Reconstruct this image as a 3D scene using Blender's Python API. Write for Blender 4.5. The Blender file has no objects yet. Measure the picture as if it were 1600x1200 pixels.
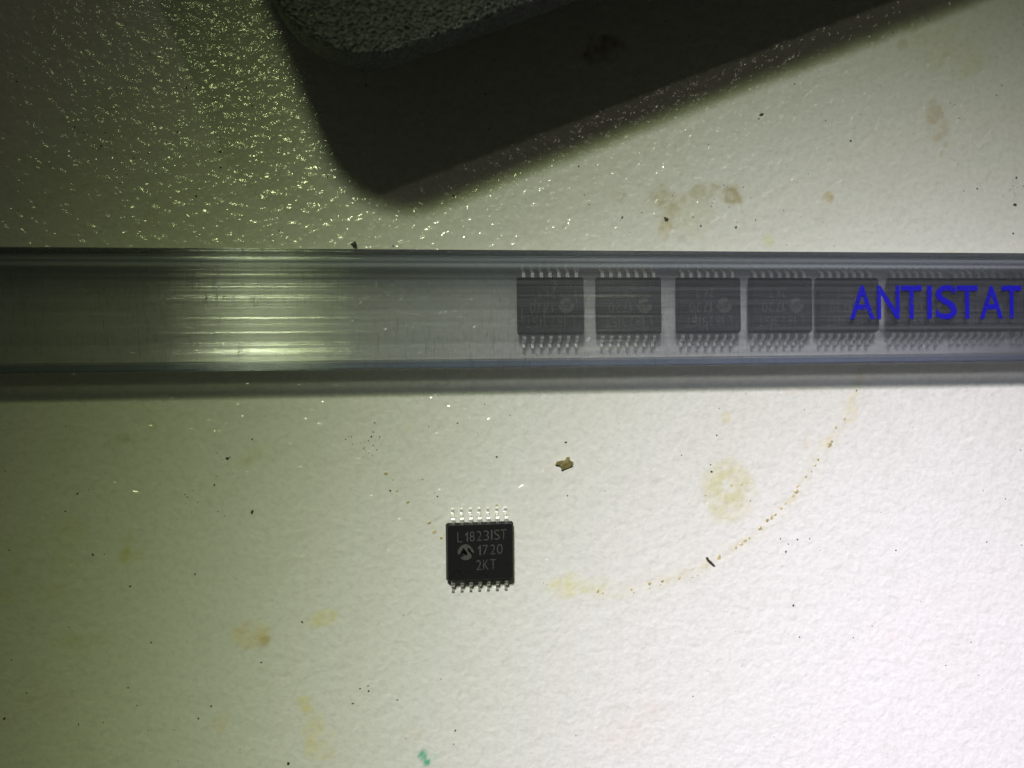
import bpy, bmesh, math, random
import numpy as np
from mathutils import Vector, Matrix, noise as mnoise

# ---------------------------------------------------------------- camera, world, lamps, exposure (1 unit = 1 cm)
R = random.Random(7)
NR = np.random.RandomState(11)
sc = bpy.context.scene
COL = sc.collection
CAM_H, TILT_X, TILT_Y, FPX = 6.5, math.radians(7.64), math.radians(-0.3), 1385.0
fw = Vector((math.tan(TILT_X), math.tan(TILT_Y), -1.0)).normalized()
rt = (Vector((1, 0, 0)) - fw[0] * fw).normalized()
up = rt.cross(fw)
cd = bpy.data.cameras.new('camera')
cam = bpy.data.objects.new('camera', cd)
COL.objects.link(cam)
cam.matrix_world = Matrix(((rt[0], up[0], -fw[0], 0), (rt[1], up[1], -fw[1], 0), (rt[2], up[2], -fw[2], CAM_H), (0, 0, 0, 1)))
cd.sensor_width = 36
cd.lens = 36 * FPX / 1600
cd.clip_start = 0.05
cd.clip_end = 500
cd.dof.use_dof = True
cd.dof.focus_distance = 6.42
cd.dof.aperture_fstop = 0.42
sc.camera = cam
sc.view_settings.view_transform = 'Standard'
sc.view_settings.look = 'None'
sc.view_settings.exposure = 0
sc.view_settings.gamma = 1
w = bpy.data.worlds.new('World')
sc.world = w
w.use_nodes = True
w.node_tree.nodes['Background'].inputs[0].default_value = (0.95, 1.0, 0.70, 1)
w.node_tree.nodes['Background'].inputs[1].default_value = 0.019


def lamp(name, loc, target, power, color, radius, spot=None, blend=1.0):
    d = bpy.data.lights.new(name, 'SPOT' if spot else 'POINT')
    d.energy = power
    d.color = color
    d.shadow_soft_size = radius
    if spot:
        d.spot_size = math.radians(spot)
        d.spot_blend = blend
    o = bpy.data.objects.new(name, d)
    COL.objects.link(o)
    o.location = loc
    o.rotation_euler = (Vector(target) - Vector(loc)).to_track_quat('-Z', 'Y').to_euler()


LAMP = (-4.7, 15.3, 25)
lamp('desk_lamp', LAMP, (4.27, -4.95, 0), 30000, (0.81, 1.0, 0.42), 2.0, 27.9)
lamp('desk_lamp_bulb', LAMP, (5.07, -4.69, 0), 64000, (0.72, 0.575, 1.0), 2.0, 21.8)
lamp('second_lamp', (8.6, 17.0, 25), (0, 0, 0), 720, (1.0, 0.90, 0.68), 0.33)
sc.cycles.transparent_max_bounces = 32
sc.cycles.max_bounces = 12


# ---------------------------------------------------------------- helpers
def at(px, py, z=0.0):
    """world point at height z for a measured position of the reference (used to place things on the table)"""
    d = fw + rt * ((px - 800) / FPX) - up * ((py - 600) / FPX)
    t = (z - CAM_H) / d[2]
    return Vector((0, 0, CAM_H)) + t * d


def tag(o, label=None, cat=None, group=None, kind=None):
    if label: o['label'] = label
    if cat: o['category'] = cat
    if group: o['group'] = group
    if kind: o['kind'] = kind
    return o


def link(name, me, parent=None, mat=None, smooth=False):
    if mat and not me.materials:
        me.materials.append(mat)
    if smooth:
        me.polygons.foreach_set('use_smooth', [True] * len(me.polygons))
    o = bpy.data.objects.new(name, me)
    COL.objects.link(o)
    o.parent = parent
    return o


def mesh(name, vs, fs):
    me = bpy.data.meshes.new(name)
    me.from_pydata([tuple(v) for v in vs], [], fs)
    me.update()
    return me


class NT:
    def __init__(s, name):
        s.m = bpy.data.materials.new(name)
        s.m.use_nodes = True
        s.t = s.m.node_tree
        s.t.nodes.clear()
        s.out = s.t.nodes.new('ShaderNodeOutputMaterial')

    def n(s, typ, ins=None, **kw):
        nd = s.t.nodes.new(typ)
        for k, v in kw.items():
            setattr(nd, k, v)
        for k, v in (ins or {}).items():
            if isinstance(v, bpy.types.NodeSocket):
                s.t.links.new(v, nd.inputs[k])
            else:
                nd.inputs[k].default_value = v
        return nd

    def math(s, op, a, b=0.0, clamp=False):
        return s.n('ShaderNodeMath', {0: a, 1: b}, operation=op, use_clamp=clamp).outputs[0]

    def mixc(s, f, a, b, bt='MIX'):
        nd = s.n('ShaderNodeMix', {0: f, 6: a, 7: b}, data_type='RGBA', blend_type=bt)
        return nd.outputs[2]

    def ramp(s, v, lo, hi):
        return s.n('ShaderNodeMapRange', {0: v, 1: lo, 2: hi, 3: 0.0, 4: 1.0}).outputs[0]

    def noise(s, vec, scale, detail=3.0, rough=0.5, dist=0.0):
        return s.n('ShaderNodeTexNoise', {'Vector': vec, 'Scale': scale, 'Detail': detail, 'Roughness': rough, 'Distortion': dist}).outputs[0]

    def done(s, sh):
        s.t.links.new(sh, s.out.inputs[0])
        return s.m


# ---------------------------------------------------------------- materials
def mat_table():
    t = NT('speckled_laminate')
    obj = t.n('ShaderNodeTexCoord').outputs['Object']
    stain = t.n('ShaderNodeAttribute', attribute_name='stain').outputs['Color']
    big = t.noise(obj, 0.55, 4, 0.6)
    mid = t.noise(obj, 5.0, 4, 0.6)
    fine = t.noise(obj, 22.0, 3, 0.6)
    c = t.mixc(t.ramp(big, 0.35, 0.7), (0.80, 0.79, 0.75, 1), (0.765, 0.755, 0.70, 1))
    c = t.mixc(t.math('MULTIPLY', t.ramp(mid, 0.52, 0.75), 0.22), c, (0.58, 0.57, 0.50, 1))
    c = t.mixc(t.math('MULTIPLY', t.ramp(fine, 0.45, 0.72), 0.34), c, (0.55, 0.545, 0.50, 1))
    c = t.mixc(1.0, c, stain, 'MULTIPLY')
    # orange-peel relief: rounded pebbles of two sizes
    warp = t.n('ShaderNodeVectorMath', {0: obj, 1: t.n('ShaderNodeTexNoise', {'Vector': obj, 'Scale': 9.0, 'Detail': 2.0}).outputs[1]}, operation='MULTIPLY_ADD')
    warp.inputs[2].default_value = (0, 0, 0)
    n1 = t.noise(obj, 12.0, 1.5, 0.45, 0.35)
    n2 = t.noise(obj, 34.0, 1.0, 0.4, 0.2)
    h = t.math('ADD', n1, t.math('MULTIPLY', n2, 0.30))
    b = t.n('ShaderNodeBump', {'Height': h, 'Distance': 0.0172, 'Strength': 1.0})
    p = t.n('ShaderNodeBsdfPrincipled', {'Base Color': c, 'Roughness': 0.19, 'Normal': b.outputs[0], 'IOR': 1.5})
    # the colour under the gloss sees a calmer relief than the clear top coat
    b2 = t.n('ShaderNodeBump', {'Height': h, 'Distance': 0.0075, 'Strength': 1.0})
    df = t.n('ShaderNodeBsdfDiffuse', {'Color': c, 'Normal': b2.outputs[0]})
    gl = t.n('ShaderNodeBsdfGlossy', {'Color': (1, 1, 1, 1), 'Roughness': 0.155, 'Normal': b.outputs[0]})
    fr = t.n('ShaderNodeFresnel', {'IOR': 1.5, 'Normal': b.outputs[0]})
    t.t.nodes.remove(p)
    mx = t.n('ShaderNodeMixShader', {0: fr.outputs[0], 1: df.outputs[0], 2: gl.outputs[0]})
    return t.done(mx.outputs[0])


def mat_plastic():
    t = NT('clear_antistatic_plastic')
    obj = t.n('ShaderNodeTexCoord').outputs['Object']
    # rub marks: short scratches across the tube, long extrusion lines along it
    m1 = t.n('ShaderNodeMapping', {'Vector': obj, 'Scale': (85, 7.0, 7.0)})
    sc1 = t.noise(m1.outputs[0], 1.0, 3, 0.6, 0.6)
    patch = t.noise(obj, 1.5, 2, 0.5)
    scr = t.math('MULTIPLY', t.ramp(sc1, 0.62, 0.68), t.ramp(patch, 0.42, 0.58))
    m2 = t.n('ShaderNodeMapping', {'Vector': obj, 'Scale': (0.35, 40, 40)})
    lines = t.noise(m2.outputs[0], 1.0, 4, 0.75)
    lw = t.n('ShaderNodeLayerWeight', {'Blend': 0.5}).outputs['Facing']
    edge = t.math('POWER', lw, 2.2)
    tint = t.mixc(edge, (0.985, 0.982, 0.985, 1), (0.60, 0.62, 0.70, 1))
    bmp = t.n('ShaderNodeBump', {'Height': t.math('ADD', lines, t.math('MULTIPLY', scr, 1.2)), 'Distance': 0.0015, 'Strength': 1.0})
    haze = t.n('ShaderNodeBsdfDiffuse', {'Color': (0.68, 0.73, 0.84, 1), 'Normal': bmp.outputs[0]})
    sep = t.n('ShaderNodeSeparateXYZ', {0: obj}).outputs
    ay = t.math('ABSOLUTE', sep[1])
    pale_band = t.math('MULTIPLY', t.math('MULTIPLY', t.ramp(sep[1], 0.296, 0.300), t.math('SUBTRACT', 1.0, t.ramp(sep[1], 0.356, 0.362))), 0.16)  # bright line of the inner wall seen through, painted as a haze band
    tint = t.mixc(t.ramp(ay, 0.358, 0.364), tint, (0.62, 0.66, 0.76, 1))  # light lost by refraction in the walls, painted into the tint
    tint = t.mixc(t.ramp(sep[1], 0.368, 0.374), tint, (0.42, 0.45, 0.52, 1))  # dark refracted edge of the far wall, painted into the tint
    tint = t.mixc(t.ramp(ay, 0.409, 0.412), tint, (0.40, 0.41, 0.42, 1))  # side faces tinted dark to deepen the tube's cast shadow
    tr = t.n('ShaderNodeBsdfTransparent', {'Color': tint})
    hf = t.math('ADD', t.math('ADD', t.math('MULTIPLY', t.math('SUBTRACT', 1.0, t.ramp(sep[2], 0.058, 0.062)), 0.10), t.math('ADD', 0.040, pale_band)), t.math('ADD', t.math('MULTIPLY', t.ramp(lines, 0.48, 0.75), 0.045), t.math('MULTIPLY', scr, 0.07)))
    body = t.n('ShaderNodeMixShader', {0: hf, 1: tr.outputs[0], 2: haze.outputs[0]})
    tv = t.n('ShaderNodeVectorTransform', {0: (1, 0, 0)}, vector_type='VECTOR', convert_from='OBJECT', convert_to='WORLD')
    gl = t.n('ShaderNodeBsdfAnisotropic', {'Color': (1, 1, 1, 1), 'Roughness': 0.27, 'Anisotropy': 0.9, 'Tangent': tv.outputs[0], 'Normal': bmp.outputs[0]})
    fr = t.n('ShaderNodeFresnel', {'IOR': 1.63, 'Normal': bmp.outputs[0]})
    frc = t.math('MINIMUM', fr.outputs[0], 0.6)
    gl2 = t.n('ShaderNodeBsdfAnisotropic', {'Color': (1, 1, 1, 1), 'Roughness': 0.15, 'Anisotropy': 0.6, 'Tangent': tv.outputs[0], 'Normal': bmp.outputs[0]})
    glm = t.n('ShaderNodeMixShader', {0: 0.40, 1: gl.outputs[0], 2: gl2.outputs[0]})
    mx = t.n('ShaderNodeMixShader', {0: frc, 1: body.outputs[0], 2: glm.outputs[0]})
    va = t.n('ShaderNodeVolumeAbsorption', {'Color': (0.42, 0.44, 0.52, 1), 'Density': 0.5})
    t.t.links.new(va.outputs[0], t.out.inputs[1])
    return t.done(mx.outputs[0])


def mat_simple(name, col, rough, metal=0.0, nscale=None, namp=0.15, bump=0.0, spec=0.5):
    t = NT(name)
    obj = t.n('ShaderNodeTexCoord').outputs['Object']
    c = tuple(col) + (1,)
    p = t.n('ShaderNodeBsdfPrincipled', {'Roughness': rough, 'Metallic': metal, 'Specular IOR Level': spec})
    if nscale:
        nz = t.noise(obj, nscale, 3, 0.6)
        dark = tuple(v * (1 - namp) for v in col) + (1,)
        lite = tuple(min(1, v * (1 + namp)) for v in col) + (1,)
        t.t.links.new(t.mixc(t.ramp(nz, 0.3, 0.7), dark, lite), p.inputs['Base Color'])
        if bump:
            b = t.n('ShaderNodeBump', {'Height': nz, 'Distance': bump, 'Strength': 1.0})
            t.t.links.new(b.outputs[0], p.inputs['Normal'])
    else:
        p.inputs['Base Color'].default_value = c
    return t.done(p.outputs[0])


def mat_foam():
    t = NT('grey_polyethylene_foam')
    obj = t.n('ShaderNodeTexCoord').outputs['Object']
    v = t.n('ShaderNodeTexVoronoi', {'Vector': obj, 'Scale': 42.0, 'Randomness': 1.0}, feature='F1')
    v2 = t.n('ShaderNodeTexVoronoi', {'Vector': obj, 'Scale': 55.0, 'Randomness': 1.0}, feature='F1')
    nz = t.noise(obj, 30, 3, 0.6)
    h = t.math('ADD', t.math('MULTIPLY', v.outputs['Distance'], 0.8), t.math('MULTIPLY', v2.outputs['Distance'], 0.5))
    h = t.math('ADD', h, t.math('MULTIPLY', nz, 0.5))
    b = t.n('ShaderNodeBump', {'Height': h, 'Distance': 0.03, 'Strength': 1.0})
    c = t.mixc(t.ramp(nz, 0.35, 0.7), (0.046, 0.052, 0.048, 1), (0.10, 0.11, 0.105, 1))
    p = t.n('ShaderNodeBsdfPrincipled', {'Base Color': c, 'Roughness': 0.30, 'Normal': b.outputs[0], 'Specular IOR Level': 0.5})
    return t.done(p.outputs[0])


M_table = mat_table()
M_tube = mat_plastic()
M_epoxy = mat_simple('black_moulded_epoxy', (0.0085, 0.0085, 0.009), 0.5, nscale=60, namp=0.25, bump=0.0012, spec=0.22)
M_tin = mat_simple('tinned_copper_lead', (0.90, 0.89, 0.85), 0.46, 1.0, nscale=70, namp=0.12, bump=0.0018)
M_mark = mat_simple('grey_laser_marking', (0.066, 0.064, 0.056), 0.6, nscale=80, namp=0.3)
M_blue = mat_simple('blue_ink', (0.010, 0.007, 0.46), 0.45, nscale=45, namp=0.12)
M_foam = mat_foam()


def worn(m, scale, lo, hi):
    nt = m.node_tree
    p = [n for n in nt.nodes if n.type == 'BSDF_PRINCIPLED'][0]
    tc = nt.nodes.new('ShaderNodeTexCoord')
    nz = nt.nodes.new('ShaderNodeTexNoise'); nz.inputs['Scale'].default_value = scale; nz.inputs['Detail'].default_value = 4
    mp = nt.nodes.new('ShaderNodeMapRange')
    mp.inputs[1].default_value, mp.inputs[2].default_value, mp.inputs[3].default_value, mp.inputs[4].default_value = lo, hi, 0.25, 0.97
    nt.links.new(tc.outputs['Object'], nz.inputs['Vector']); nt.links.new(nz.outputs[0], mp.inputs[0]); nt.links.new(mp.outputs[0], p.inputs['Alpha'])


worn(M_blue, 40, .32, .42)
worn(M_mark, 60, .22, .44)
M_mark_shaded = mat_simple('laser_marking_shaded', (0.052, 0.051, 0.045), 0.6, nscale=80, namp=0.3)  # same marking, its weaker light reflection in the tube put into the colour
worn(M_mark_shaded, 60, .22, .44)
M_flake = mat_simple('olive_flake', (0.20, 0.17, 0.055), 0.6, nscale=30, namp=0.45, bump=0.004)
M_dark = mat_simple('dark_grit', (0.045, 0.040, 0.032), 0.6)
M_resin = mat_simple('amber_flux_residue', (0.50, 0.43, 0.22), 0.25, nscale=25, namp=0.4)


# ---------------------------------------------------------------- table top with its stains
def build_table():
    xs = np.concatenate([-np.geomspace(60, 3.1, 14), np.arange(-3.0, 5.4, 0.022), np.geomspace(5.6, 60, 14)])
    ys = np.concatenate([-np.geomspace(60, 3.7, 14), np.arange(-3.5, 3.5, 0.022), np.geomspace(3.6, 60, 14)])
    nx, ny = len(xs), len(ys)
    X, Y = np.meshgrid(xs, ys)
    co = np.stack([X, Y, np.zeros_like(X)], -1).reshape(-1, 3)
    me = bpy.data.meshes.new('table_top')
    i = np.arange((nx - 1) * (ny - 1))
    a = (i // (nx - 1)) * nx + i % (nx - 1)
    f = np.stack([a, a + 1, a + 1 + nx, a + nx], -1)
    me.vertices.add(len(co)); me.vertices.foreach_set('co', co.ravel())
    me.loops.add(f.size); me.loops.foreach_set('vertex_index', f.ravel().astype(np.int32))
    me.polygons.add(len(f)); me.polygons.foreach_set('loop_start', np.arange(0, f.size, 4, dtype=np.int32))
    me.update(); me.validate()
    # stains: multiplicative tint, soft irregular patches (value noise for ragged edges)
    def vnoise(x, y, s, seed):
        r = np.random.RandomState(seed).rand(257, 257)
        u, v = (x * s + 300) % 256, (y * s + 300) % 256
        iu, iv = u.astype(int), v.astype(int)
        fu, fv = u - iu, v - iv
        fu, fv = fu * fu * (3 - 2 * fu), fv * fv * (3 - 2 * fv)
        return (r[iu, iv] * (1 - fu) * (1 - fv) + r[iu + 1, iv] * fu * (1 - fv) + r[iu, iv + 1] * (1 - fu) * fv + r[iu + 1, iv + 1] * fu * fv)
    x, y = co[:, 0], co[:, 1]
    rag = vnoise(x, y, 4, 1) * .5 + vnoise(x, y, 9, 2) * .3 + vnoise(x, y, 21, 3) * .2
    rag2 = vnoise(x, y, 14, 4) * .6 + vnoise(x, y, 31, 5) * .4
    rag3 = vnoise(x, y, 8, 6) * .3 + vnoise(x, y, 19, 7) * .35 + vnoise(x, y, 38, 8) * .35
    col = np.ones((len(co), 3))

    def blob(px, py, rx, ry, ang, tint, s, rough=1.5, ring=0.0):
        c = at(px, py)
        k = 1 / 209.0
        dx, dy = x - c.x, y - c.y
        ca, sa = math.cos(math.radians(ang)), math.sin(math.radians(ang))
        u, v = (dx * ca + dy * sa) / (rx * k), (-dx * sa + dy * ca) / (ry * k)
        d = np.sqrt(u * u + v * v) + (rag - .5) * rough * 1.6
        m = np.clip((1.15 - d) / .6, 0, 1)
        m = m * m * (3 - 2 * m) * np.clip(.12 + 2.3 * (rag3 - .28), 0, 1.35)
        if ring:
            m = m * 0.7 + ring * np.exp(-((d - .95) / .12) ** 2) * rag2
        m = np.clip(m * s, 0, 1)[:, None]
        col[:] = col * (1 - m) + col * m * np.array(tint)
    yel, bro, oli, pin, dk = (1.0, .94, .62), (.68, .63, .42), (.86, .86, .60), (1.0, .90, .84), (.45, .38, .30)
    for b in [(1142, 765, 46, 50, 0, (.86, .84, .56), 1.1, .45, .5), (1142, 765, 40, 44, 0, (.90, .89, .68), .6, .25), (385, 992, 32, 17, -15, (.98, .86, .56), .75), (412, 1005, 10, 8, 0, bro, .5),
              (478, 1100, 14, 12, 0, yel, .9), (488, 1130, 16, 40, 10, yel, .6), (500, 1175, 26, 35, 10, yel, .6), (505, 966, 16, 8, 15, (1, .92, .5), .8),
              (480, 968, 8, 6, 0, yel, .6), (200, 840, 10, 34, -10, (.86, .84, .42), .75), (215, 870, 24, 12, 0, (.9, .88, .5), .5), (325, 782, 13, 9, 0, bro, .6),
              (335, 760, 60, 26, 15, oli, .55), (190, 683, 9, 7, 0, bro, .7), (168, 690, 8, 6, 0, bro, .6), (115, 686, 9, 9, 0, bro, .4), (240, 665, 9, 9, 0, bro, .4),
              (230, 990, 12, 12, 0, bro, .35), (120, 1000, 35, 20, 0, oli, .5), (345, 1130, 16, 30, -20, (1, .9, .7), .5), (395, 720, 50, 14, 20, oli, .35),
              (1040, 345, 9, 40, 0, (.8, .68, .45), .55), (1050, 312, 32, 12, -10, bro, .7), (1100, 300, 38, 13, 8, bro, .85), (1140, 308, 24, 14, 0, (.62, .54, .32), .95), (1080, 330, 60, 30, 0, oli, .3),
              (1150, 290, 22, 8, -30, bro, .4), (965, 305, 12, 10, 0, bro, .35), (1065, 372, 8, 6, 0, bro, .3), (1295, 308, 6, 8, 0, (.75, .6, .3), .75), (1258, 252, 5, 5, 0, bro, .7),
              (1462, 190, 16, 42, 8, (.80, .70, .55), .8), (1478, 226, 8, 7, 0, bro, .6), (1473, 242, 16, 9, 0, (.9, .8, .6), .5), (940, 78, 30, 20, 0, (.45, .3, .25), .8),
              (1135, 652, 6, 9, 0, (.95, .85, .4), .8), (638, 662, 6, 8, 0, (.98, .95, .5), .7), (1500, 80, 80, 40, 20, oli, .45), (1410, 70, 8, 8, 0, bro, .5),
              (648, 1143, 18, 14, 0, (1, .88, .78), .5), (840, 1120, 10, 30, 0, (.96, .93, .8), .4), (985, 1140, 70, 50, 0, pin, .35), (1480, 1045, 7, 7, 0, (1, .85, .8), .6),
              (1390, 990, 8, 8, 0, pin, .5), (920, 915, 60, 18, 0, (.98, .97, .68), .5), (960, 932, 40, 8, 0, (1, .95, .6), .5), (885, 925, 40, 25, 0, (.98, .97, .75), .45),
              (1180, 260, 20, 8, 0, bro, .2), (1290, 690, 20, 6, 40, (1, .9, .65), .5), (1260, 690, 9, 16, -20, (1, .92, .75), .5), (1330, 650, 10, 14, 0, (1, .88, .6), .5),
              (1270, 610, 70, 8, 0, (1, .93, .8), .4), (1480, 395, 30, 6, 0, (.95, .9, .6), .4), (1200, 375, 9, 9, 0, (.9, .9, .4), .5), (300, 745, 10, 8, 0, (.5, .5, .45), .25),
              (660, 1180, 5, 8, 0, (.15, .62, .45), 1.2, .5), (668, 1193, 4, 8, 20, (.1, .6, .4), 1.4, .5), (674, 1183, 10, 8, 0, (.75, .95, .85), .5),
              (100, 560, 60, 20, 0, oli, .2), (60, 880, 60, 60, 0, oli, .4), (40, 1100, 60, 40, 0, (.95, .85, .8), .3), (150, 180, 70, 50, 0, (.85, .8, .7), .3),
              (60, 270, 50, 60, 0, (.85, .85, .65), .35), (345, 60, 20, 40, 0, (.85, .82, .7), .3), (520, 345, 60, 20, 20, (.92, .97, .88), .4)]:
        blob(*b)
    # faint residue ring left by a cup
    prev = None
    pts = [(1352, 560), (1338, 610), (1318, 650), (1295, 695), (1268, 735), (1240, 780), (1215, 805), (1192, 826), (1160, 848), (1130, 868), (1100, 884), (1060, 901), (1020, 911), (980, 921), (930, 925), (880, 918)]
    P = [at(*p) for p in pts]
    d = np.full(len(co), 9.0)
    for a0, a1 in zip(P, P[1:]):
        ab = np.array([a1.x - a0.x, a1.y - a0.y]); L = (ab ** 2).sum()
        tt = np.clip(((x - a0.x) * ab[0] + (y - a0.y) * ab[1]) / L, 0, 1)
        d = np.minimum(d, np.hypot(x - a0.x - tt * ab[0], y - a0.y - tt * ab[1]))
    d2 = d + (rag2 - .5) * .05
    m = (np.exp(-(d2 / .022) ** 2) * np.clip((vnoise(x, y, 13, 9) - .4) * 2.2, 0, 1) * .6 + np.exp(-(d2 / .075) ** 2) * .3 * rag3)[:, None]
    col[:] = col * (1 - m) + col * m * np.array((.92, .87, .64))
    at_ = me.color_attributes.new('stain', 'FLOAT_COLOR', 'POINT')
    at_.data.foreach_set('color', np.concatenate([col, np.ones((len(co), 1))], 1).astype(np.float32).ravel())
    o = link('table_top', me, None, M_table, True)
    tag(o, kind='structure')


build_table()


# ---------------------------------------------------------------- specks of dust and dried residue (nobody could count them)
def grit(name, spots, mat, flat=0.45):
    vs, fs = [], []
    for (x, y, r, asp, ang) in spots:
        n = 6
        b = len(vs)
        ca, sa = math.cos(ang), math.sin(ang)
        for k in range(n):
            a = 2 * math.pi * k / n + R.uniform(-.3, .3)
            rr = r * R.uniform(.6, 1.2)
            u, v = math.cos(a) * rr * asp, math.sin(a) * rr
            vs.append((x + u * ca - v * sa, y + u * sa + v * ca, -0.0005))
        vs.append((x + R.uniform(-.3, .3) * r, y + R.uniform(-.3, .3) * r, r * flat))
        for k in range(n):
            fs.append((b + k, b + (k + 1) % n, b + n))
    return link(name, mesh(name, vs, fs), None, mat, True)


spots = []
for k in range(430):
    px, py = R.uniform(-40, 1640), R.uniform(-20, 1220)
    if 385 < py < 590: continue
    p = at(px, py)
    r = 0.0022 + 0.0065 * R.random() ** 3
    spots.append((p.x, p.y, r, R.uniform(1, 1.9), R.uniform(0, 3.1)))
for cx, cy, n, s in ((575, 690, 26, 14), (150, 215, 16, 18), (295, 775, 10, 8), (355, 720, 8, 8), (1585, 300, 14, 10), (1140, 300, 14, 22), (1050, 320, 12, 24),
                     (210, 250, 20, 40), (1460, 190, 12, 30), (985, 350, 8, 20), (330, 800, 10, 40), (1240, 350, 14, 40)):
    for k in range(n):
        p = at(cx + R.gauss(0, s), cy + R.gauss(0, s))
        spots.append((p.x, p.y, R.uniform(.002, .006), R.uniform(1, 2), R.uniform(0, 3.1)))
for px, py, r in ((355, 716, .013), (394, 800, .014), (610, 767, .008), (776, 714, .009), (344, 237, .012), (345, 262, .008), (1240, 946, .012), (1478, 1040, .007), (145, 867, .009),
                  (7, 1123, .010), (310, 1123, .008), (576, 1080, .009), (575, 1072, .007), (451, 1193, .012), (408, 1035, .008), (472, 972, .008), (1042, 343, .016), (1150, 355, .011),
                  (1095, 353, .009), (972, 340, .010), (1588, 278, .011), (1586, 320, .014), (1583, 365, .010), (1120, 680, .008), (1112, 737, .010), (1400, 860, .008), (1228, 862, .010),
                  (1246, 843, .008), (1265, 842, .007), (884, 691, .009), (1065, 711, .007), (1190, 179, .016), (1040, 342, .013), (553, 382, .02), (1232, 850, .007)):
    p = at(px, py)
    spots.append((p.x, p.y, r, 1.4, R.uniform(0, 3)))
tag(grit('dust_specks', spots, M_dark), 'tiny dark specks of dust scattered over the white table top', 'dust', kind='stuff')
spots = []
for px, py, r in ((934, 924, .02), (942, 927, .014), (986, 921, .016), (990, 926, .010), (1015, 912, .018), (1015, 919, .010), (1035, 908, .022), (1032, 914, .012), (1062, 903, .016),
                  (1082, 902, .008), (1090, 899, .009), (1124, 871, .022), (1150, 856, .014), (1158, 850, .022), (1165, 845, .018), (1171, 841, .012), (1187, 826, .026), (1199, 813, .018),
                  (1206, 809, .024), (1212, 804, .018), (1221, 794, .020), (1227, 787, .014), (1240, 775, .018), (1244, 768, .026), (1247, 759, .018), (1260, 745, .014), (1268, 737, .012),
                  (1274, 727, .018), (1278, 718, .016), (1296, 696, .022), (1300, 690, .016), (1306, 668, .014), (1320, 655, .012), (603, 740, .018), (614, 750, .010), (620, 767, .014),
                  (637, 785, .018), (670, 817, .016), (679, 831, .022), (690, 840, .018), (776, 790, .016), (855, 913, .012), (1143, 759, .014), (1159, 757, .012), (1102, 774, .014)):
    p = at(px, py)
    spots.append((p.x, p.y, r * .78, R.uniform(1, 1.5), R.uniform(.5, 1.2)))
tag(grit('dried_residue', spots, M_resin, .5), 'amber beads of dried flux along the faint ring on the table', 'residue', kind='stuff')


# ---------------------------------------------------------------- larger crumbs, each a thing
def flake(name, outline, z, mat, lift=0.012, jag=0.0):
    """thin chip with thickness: outline in px of the reference"""
    P = [at(*p) for p in outline]
    c = sum(P, Vector()) / len(P)
    n = len(P)
    vs = []
    for p in P:
        vs.append((p.x - c.x, p.y - c.y, 0.001 + R.uniform(0, .003)))
    for p in P:
        d = (p - c) * .93
        vs.append((d.x, d.y, z + R.uniform(-.3, .5) * lift))
    vs.append((0, 0, z + lift * .6)); vs.append((0, 0, 0.001))
    fs = []
    for k in range(n):
        k2 = (k + 1) % n
        fs += [(k, k2, n + k2, n + k), (n + k, n + k2, 2 * n), (k2, k, 2 * n + 1)]
    o = link(name, mesh(name, vs, fs), None, mat)
    o.location = (c.x, c.y, 0)
    return o


tag(flake('debris_flake', [(867, 726), (870, 721), (877, 719.5), (883, 719), (885, 714), (890, 714), (890.5, 719), (896, 722), (895, 727), (887, 731), (877, 735), (876, 729), (872, 726.5)], .022, M_flake),
    'ragged olive brown flake lying on the table between the tube and the loose chip', 'flake')
tag(flake('dark_splinter', [(1102, 871), (1105, 870), (1106.5, 873), (1111, 877), (1117, 884), (1114, 883.5), (1108, 879), (1104, 875)], .016, M_dark, .006),
    'small black splinter lying beside the dotted ring of residue', 'splinter')
tag(flake('dark_crumb', [(550, 383), (552, 380), (554.5, 377), (557, 380), (557, 385), (553.5, 385)], .03, M_dark, .006),
    'black crumb on the table just above the top edge of the tube', 'crumb')


# ---------------------------------------------------------------- lettering
def glyph(ch, x0, x1, y0, y1, z, offset=0.0):
    if ch == '1':
        P = [(1, 0), (1, 1), (.72, 1), (.5, .86), (0, .76), (0, .63), (.55, .70), (.55, 0)]
        return np.array([(x0 + a * (x1 - x0), y0 + b * (y1 - y0), z) for a, b in P]), [(0, 1, 2, 3), (3, 4, 5, 6), (0, 3, 6, 7)]
    cu = bpy.data.curves.new('glyph', 'FONT')
    cu.body = ch
    cu.offset = offset
    cu.resolution_u = 6
    o = bpy.data.objects.new('glyph', cu)
    COL.objects.link(o)
    me = bpy.data.meshes.new_from_object(o.evaluated_get(bpy.context.evaluated_depsgraph_get()))
    bpy.data.objects.remove(o)
    bpy.data.curves.remove(cu)
    v = np.array([tuple(q.co) for q in me.vertices])
    lo, hi = v.min(0), v.max(0)
    v[:, 0] = x0 + (v[:, 0] - lo[0]) / (hi[0] - lo[0]) * (x1 - x0)
    v[:, 1] = y0 + (v[:, 1] - lo[1]) / (hi[1] - lo[1]) * (y1 - y0)
    v[:, 2] = z
    fs = [tuple(p.vertices) for p in me.polygons]
    bpy.data.meshes.remove(me)
    return v, fs


def join(parts, rot=0.0):
    vs, fs = [], []
    for v, f in parts:
        b = len(vs)
        vs += [tuple(q) for q in v]
        fs += [tuple(i + b for i in q) for q in f]
    if rot:
        c, s = math.cos(rot), math.sin(rot)
        vs = [(a * c - b * s, a * s + b * c, z) for a, b, z in vs]
    return vs, fs


# ---------------------------------------------------------------- the chip (one kind, nine of them)
TOPZ = 0.112


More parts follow.
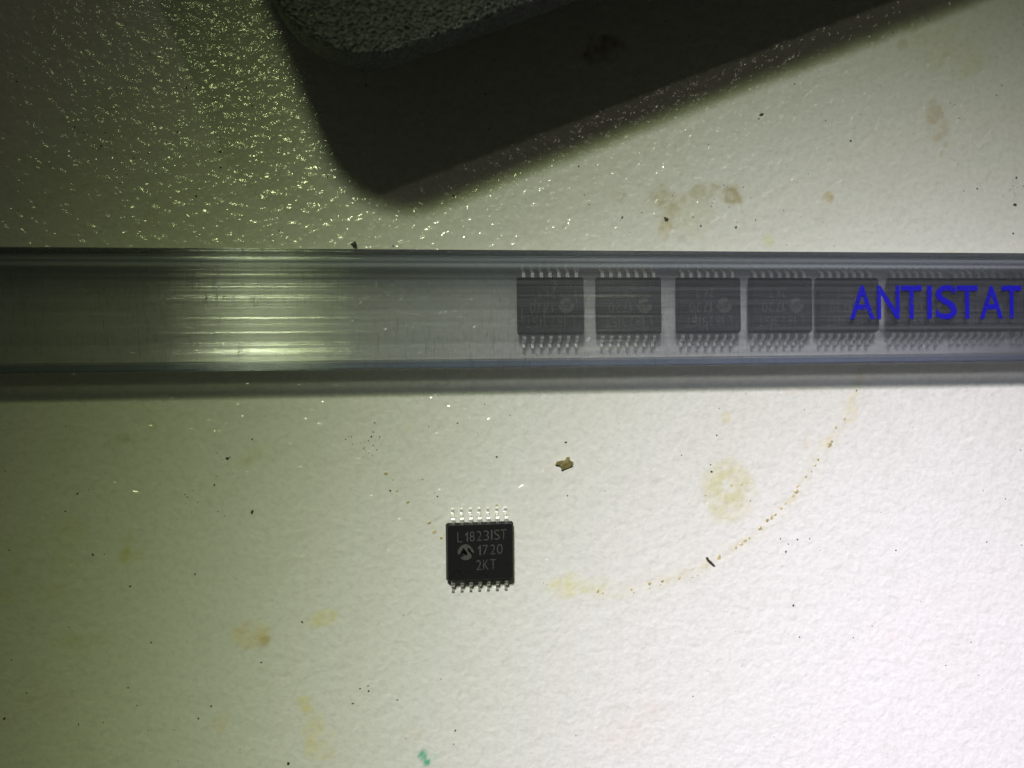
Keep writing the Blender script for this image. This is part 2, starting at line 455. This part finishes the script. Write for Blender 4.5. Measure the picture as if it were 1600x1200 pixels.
def chip_body_mesh():
    bm = bmesh.new()

    def ring(hx, hy, z, ch=0.012):
        pts = [(hx - ch, hy), (-hx + ch, hy), (-hx, hy - ch), (-hx, -hy + ch), (-hx + ch, -hy), (hx - ch, -hy), (hx, -hy + ch), (hx, hy - ch)]
        return [bm.verts.new((a, b, z)) for a, b in pts]
    rs = [ring(.233, .194, .012), ring(.2475, .2105, .054), ring(.2475, .2105, .064), ring(.2370, .1990, TOPZ - .004), ring(.2335, .1955, TOPZ)]
    bm.faces.new(list(reversed(rs[0])))
    for a, b in zip(rs, rs[1:]):
        for k in range(8):
            bm.faces.new((a[k], a[(k + 1) % 8], b[(k + 1) % 8], b[k]))
    cx, cy, r = -.170, -.150, .030
    c1 = [bm.verts.new((cx + math.cos(t) * r, cy + math.sin(t) * r, TOPZ)) for t in [2 * math.pi * k / 24 for k in range(24)]]
    c2 = [bm.verts.new((cx + math.cos(t) * r * .86, cy + math.sin(t) * r * .86, TOPZ - .006)) for t in [2 * math.pi * k / 24 for k in range(24)]]
    edges = []
    top = rs[-1]
    for L in (top, c1):
        for k in range(len(L)):
            e = bm.edges.get((L[k], L[(k + 1) % len(L)])) or bm.edges.new((L[k], L[(k + 1) % len(L)]))
            edges.append(e)
    bmesh.ops.triangle_fill(bm, use_beauty=True, use_dissolve=False, edges=edges)
    for k in range(24):
        bm.faces.new((c1[k], c1[(k + 1) % 24], c2[(k + 1) % 24], c2[k]))
    bm.faces.new(c2)
    bmesh.ops.recalc_face_normals(bm, faces=bm.faces)
    me = bpy.data.meshes.new('chip_body')
    bm.to_mesh(me)
    bm.free()
    return me


def lead_mesh():
    """gull-wing lead pointing to +y, root inside the body"""
    path = [(.205, .060), (.225, .060)]
    for k in range(9):
        t = math.radians(90 - 75 * k / 8)
        path.append((.238 + .023 * math.cos(t), .037 + .023 * math.sin(t)))
    for k in range(7):
        t = math.radians(195 + 75 * k / 6)
        path.append((.288 + .018 * math.cos(t), .0255 + .018 * math.sin(t)))
    path += [(.300, .0075), (.311, .0075), (.314, .0070)]
    th, vs, fs = .0068, [], []
    n = len(path)
    for k, (y, z) in enumerate(path):
        a = path[max(0, k - 1)]; b = path[min(n - 1, k + 1)]
        t = Vector((b[0] - a[0], b[1] - a[1])).normalized()
        nn = Vector((-t[1], t[0])) * th
        w_ = .0140 if k < 7 else .0112
        for sx, sn in ((-1, 1), (1, 1), (1, -1), (-1, -1)):
            e = 1.0 if sn < 0 else .86
            vs.append((sx * w_ * e, y - .0095 + nn[0] * sn, z + nn[1] * sn))
    for k in range(n - 1):
        b = k * 4
        for q in range(4):
            fs.append((b + q, b + (q + 1) % 4, b + 4 + (q + 1) % 4, b + 4 + q))
    fs += [(3, 2, 1, 0), (n * 4 - 4, n * 4 - 3, n * 4 - 2, n * 4 - 1)]
    me = mesh('lead', vs, fs)
    bm = bmesh.new(); bm.from_mesh(me)
    bmesh.ops.recalc_face_normals(bm, faces=bm.faces)
    bm.to_mesh(me); bm.free()
    return me


def marking_meshes():
    K = lambda x, y: ((x - 777) / 3190, -(y - 654) / 3190)
    z = TOPZ + .0006

    def line(items, ybot, ytop, slope):
        out = []
        for ch, x0, x1 in items:
            dy = (x0 - 240) * slope
            a, b = K(x0, ybot + dy)
            c, d = K(x1, ytop + dy)
            out.append(glyph(ch, a, c, b, d, z, -0.012))
        return out
    L1 = line([('L', 243, 352), ('1', 425, 487), ('8', 527, 642), ('2', 693, 806), ('3', 850, 976), ('I', 1025, 1058), ('S', 1095, 1226), ('T', 1250, 1385)], 408, 180, -.038)
    L2 = line([('1', 708, 785), ('7', 825, 948), ('2', 1000, 1120), ('0', 1160, 1290)], 735, 507, -.030)
    L3 = line([('2', 672, 795), ('K', 838, 958), ('T', 1003, 1130)], 1078, 850, -.03)
    logo = [(245, 655), (255, 590), (290, 530), (340, 485), (400, 460), (440, 458), (500, 475), (540, 500), (590, 570), (632, 645), (605, 668), (560, 628), (520, 548), (476, 546), (480, 596), (520, 650),
            (552, 690), (578, 745), (545, 785), (490, 815), (435, 830), (375, 815), (320, 775), (350, 740), (400, 715), (440, 722), (470, 708), (480, 680), (440, 620), (385, 545), (345, 600), (302, 680), (270, 692)]
    tri = [(335, 640), (368, 640), (402, 688), (378, 702)]
    bm = bmesh.new()
    for poly in (logo, tri):
        bm.faces.new([bm.verts.new((*K(a, b), z)) for a, b in reversed(poly)])
    bmesh.ops.triangulate(bm, faces=bm.faces)
    lm = bpy.data.meshes.new('emblem'); bm.to_mesh(lm); bm.free()
    out = []
    for L in (L1, L2, L3):
        vs, fs = join(L)
        out.append(mesh('marking', vs, fs))
    return out, lm


BODY, LEAD = chip_body_mesh(), lead_mesh()
MARKS, EMBLEM = marking_meshes()


def make_chip(label, group=None):
    root = bpy.data.objects.new('integrated_circuit', None)
    root.empty_display_size = .1
    COL.objects.link(root)
    tag(root, label, 'chip', group)
    b = link('chip_body', BODY, root, M_epoxy)
    for m in MARKS:
        link('marking', m, b, M_mark)
    link('emblem', EMBLEM, b, M_mark)
    for s in (1, -1):
        for k in range(7):
            l = link('lead', LEAD, root, M_tin)
            l.location = ((k - 3) * .065 + .0, 0, 0)
            l.rotation_euler = (0, 0, 0 if s > 0 else math.pi)
    return root


def copy_tree(o, parent=None):
    c = o.copy()
    COL.objects.link(c)
    c.parent = parent
    for ch in list(o.children):
        copy_tree(ch, c)
    return c


loose = make_chip('black fourteen-legged chip with grey lettering lying loose on the table, outside the tube')
loose.location = (0.628, -1.252, 0.0)
loose.rotation_euler = (0, 0, 0.010)

# ---------------------------------------------------------------- the plastic tube
TY, TA = .488, .0140
tube = bpy.data.objects.new('chip_tube', None)
COL.objects.link(tube)
tube.location = (0, TY, 0)
tube.rotation_euler = (0, 0, TA)
tag(tube, 'long clear plastic tube with blue capital lettering, holding a row of chips', 'chip tube')
TOP = .285


def tube_mesh():
    rr = random.Random(3)
    # outer top relief: raised shoulders, two low steps, fine extrusion ridges
    coarse = [rr.uniform(-1, 1) for _ in range(60)]

    def top(y):
        z = TOP
        u = (y + .415) / .83 * 34
        k = int(u); f = u - k; f = f * f * (3 - 2 * f)
        z += .0034 * (coarse[k] * (1 - f) + coarse[k + 1] * f)
        z += .016 / (1 + math.exp(-(y - .325) / .006))
        z += .024 / (1 + math.exp((y + .268) / .014))
        z += .010 / (1 + math.exp(-(y - .218) / .005)) - .006 / (1 + math.exp(-(y - .100) / .005))
        return z
    outer = []
    HY = .415
    nt = 120
    for k in range(nt + 1):
        y = -HY + .022 + (2 * HY - .044) * k / nt
        outer.append((y, top(y) + rr.uniform(-1, 1) * .0015))
    ztr = outer[-1][1]; ztl = outer[0][1]
    arc = []
    for k in range(1, 7):
        a = math.pi / 2 * (1 - k / 6)
        arc.append((HY - .022 + .022 * math.cos(a), ztr - .022 + .022 * math.sin(a)))
    outer += arc
    outer += [(HY, .16), (HY, .02), (HY - .006, .006), (HY - .02, .003)]
    outer += [(-HY + .02, .003), (-HY + .006, .006), (-HY, .02), (-HY, .16)]
    for k in range(0, 6):
        a = math.pi / 2 * (k / 6)
        outer.append((-HY + .022 - .022 * math.cos(a), ztl - .022 + .022 * math.sin(a)))
    inner = []
    HI = .357
    ni = 60
    for k in range(ni + 1):
        y = -HI + .014 + (2 * HI - .028) * k / ni
        inner.append((y, TOP - .052 + rr.uniform(-1, 1) * .0006))
    inner += [(HI - .004, TOP - .056), (HI, TOP - .066), (HI, .066), (HI - .01, .056), (HI - .06, .056)]
    inner += [(-HI + .06, .056), (-HI + .01, .056), (-HI, .066), (-HI, TOP - .066), (-HI + .004, TOP - .056)]
    xs = [-7.0, -5.0, -3.6] + [-3.0 + .4 * k for k in range(22)] + [6.5, 8.0]
    vs, fs = [], []
    for loop, flip in ((outer, False), (inner, True)):
        b0 = len(vs)
        n = len(loop)
        for x in xs:
            for (y, z) in loop:
                vs.append((x, y, z))
        for i in range(len(xs) - 1):
            for k in range(n):
                a = b0 + i * n + k; b = b0 + i * n + (k + 1) % n
                q = (a, b, b + n, a + n)
                fs.append(q if flip else tuple(reversed(q)))
    me = mesh('tube_wall', vs, fs)
    bm = bmesh.new(); bm.from_mesh(me)
    bm.verts.ensure_lookup_table()
    no, ni_ = len(outer), len(inner)
    for e in (0, len(xs) - 1):
        edges = []
        for base, n in ((e * no, no), (len(xs) * no + e * ni_, ni_)):
            for k in range(n):
                edges.append(bm.edges.get((bm.verts[base + k], bm.verts[base + (k + 1) % n])))
        bmesh.ops.triangle_fill(bm, use_beauty=True, edges=edges)
    bm.to_mesh(me); bm.free()
    me.polygons.foreach_set('use_smooth', [True] * len(me.polygons))
    return me, top


tm, top_fn = tube_mesh()
link('tube_wall', tm, tube, M_tube)
tube_inv = Matrix.Translation((0, TY, 0)) @ Matrix.Rotation(TA, 4, 'Z')
tube_inv = tube_inv.inverted()
letters = []
for ch, x0, x1 in (('A', 3.371, 3.568), ('N', 3.588, 3.768), ('T', 3.780, 3.948), ('I', 3.991, 4.029), ('S', 4.060, 4.233), ('T', 4.232, 4.404), ('A', 4.424, 4.614), ('T', 4.603, 4.768), ('I', 4.806, 4.844), ('C', 4.875, 5.06)):
    e = .003 if ch == 'S' else 0
    yb = (TY + TA * x0 * 0) * 0
    letters.append(glyph(ch, x0, x1, -.0855 - e, .166 + e, TOP + .0065, 0.010))
vs, fs = join(letters)
link('lettering', mesh('lettering', vs, fs), tube, M_blue)

# chips inside, upside down to the viewer
CH = [('leftmost chip in the tube, beside the empty stretch of plastic', 1.139), ('second chip from the left in the tube, under the bright glint', 1.723), ('third chip from the left in the tube, with a gap on either side', 2.334),
      ('fourth chip from the left in the tube, with a small scratch across it', 2.899), ('fifth chip in the tube, partly under the blue letter A', 3.436), ('sixth chip in the tube, under the blue letters N and T', 4.018),
      ('seventh chip in the tube, under the blue letters S and T', 4.534), ('rightmost visible chip in the tube, cut off by the photo edge under the last T', 5.062)]
BASE = {0: (.018, .004), 1: (.020, 0), 2: (.022, .002), 3: (.024, -.002), 4: (.028, .004), 5: (.024, -.003), 6: (.024, .002), 7: (.024, 0)}
SHADED_MARKS = {}
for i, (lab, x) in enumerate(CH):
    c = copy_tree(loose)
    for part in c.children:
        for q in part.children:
            me = SHADED_MARKS.get(q.data.name)
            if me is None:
                me = SHADED_MARKS[q.data.name] = q.data.copy()
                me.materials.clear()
                me.materials.append(M_mark_shaded)
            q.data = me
    tag(c, lab, 'chip', 'chips in a row inside the tube')
    dy, dr = BASE[i]
    c.location = (x, TY + TA * x + .033, .0575)
    c.rotation_euler = (0, 0, math.pi + TA + dr)


# ---------------------------------------------------------------- foam slab reaching in at the top, resting on its own smaller foot
def foam_slab():
    # rounded corner between the two straight edges
    z1, z0 = 1.20, .87
    d1 = Vector((.925, .380, 0)).normalized()           # lower right edge, going right
    d2 = Vector((-.380, .925, 0)).normalized()          # left edge, going up
    corner = Vector((-.494, 1.738, 0))
    r = .60
    cen = corner + d1 * r + d2 * r
    out = []
    for L in np.arange(12, r + .01, -.03):
        out.append(corner + d2 * L)
    a1 = math.atan2(-d1.y, -d1.x)
    n = 46
    for k in range(n + 1):
        a = a1 + (math.pi / 2) * k / n
        out.append(cen + Vector((math.cos(a), math.sin(a), 0)) * r)
    for L in np.arange(r + .03, 14, .03):
        out.append(corner + d1 * L)
    vs, fs = [], []
    far = corner + d1 * 14 + d2 * 12
    N = len(out)
    levels = [(z0, .03), (z0 + .02, .008), (z0 + .10, 0), (z0 + .2, 0), (z1 - .03, 0), (z1 - .008, .006), (z1, .02)] + [(z1, 10 + .005 * k) for k in range(1, 46)]
    mid = corner + d1 * 6 + d2 * 6

    def inset(p, i):
        a = out[max(0, i - 1)]; b = out[min(N - 1, i + 1)]
        t = (b - a).normalized()
        return Vector((-t.y, t.x, 0))
    for li, (z, ins) in enumerate(levels):
        for i, p in enumerate(out):
            q = p + inset(p, i) * ins if ins < 5 else (p + inset(p, i) * .02).lerp(mid, ins - 10)
            nz = mnoise.noise(Vector((q.x * 17, q.y * 17, z * 17)))
            nz2 = mnoise.noise(Vector((q.x * 34, q.y * 34, z * 30 + 5)))
            g = (nz * .6 + nz2 * .5)
            if li >= 5:
                if ins < 5: q = q - inset(p, i) * g * .012
                zz = z + g * .014
            else:
                q = q - inset(p, i) * g * .004
                zz = z
            vs.append((q.x, q.y, zz))
    for li in range(len(levels) - 1):
        for i in range(N - 1):
            a = li * N + i
            fs.append((a, a + 1, a + 1 + N, a + N))
    # fill of the top and the underside
    top_in = len(vs); vs.append((mid.x, mid.y, z1))
    L = (len(levels) - 1) * N
    for i in range(N - 1):
        fs.append((L + i, L + i + 1, top_in))
    bot = len(vs); vs.append((far.x, far.y, z0))
    for i in range(N - 1):
        fs.append((i + 1, i, bot))
    return mesh('foam_slab', vs, fs), corner, d1, d2


fm, corner, d1, d2 = foam_slab()
foam = bpy.data.objects.new('foam_block', None)
COL.objects.link(foam)
tag(foam, 'dark grey foam block with rounded corner, overhanging the table at the top', 'foam block')
link('foam_slab', fm, foam, M_foam, True)
fo = [corner + d1 * a + d2 * b for a, b in ((1.6, 1.6), (13, 1.6), (13, 11), (1.6, 11))]
vs = [(p.x, p.y, .002) for p in fo] + [(p.x, p.y, .868) for p in fo]
link('foam_foot', mesh('foam_foot', vs, [(3, 2, 1, 0), (4, 5, 6, 7), (0, 1, 5, 4), (1, 2, 6, 5), (2, 3, 7, 6), (3, 0, 4, 7)]), foam, M_foam)
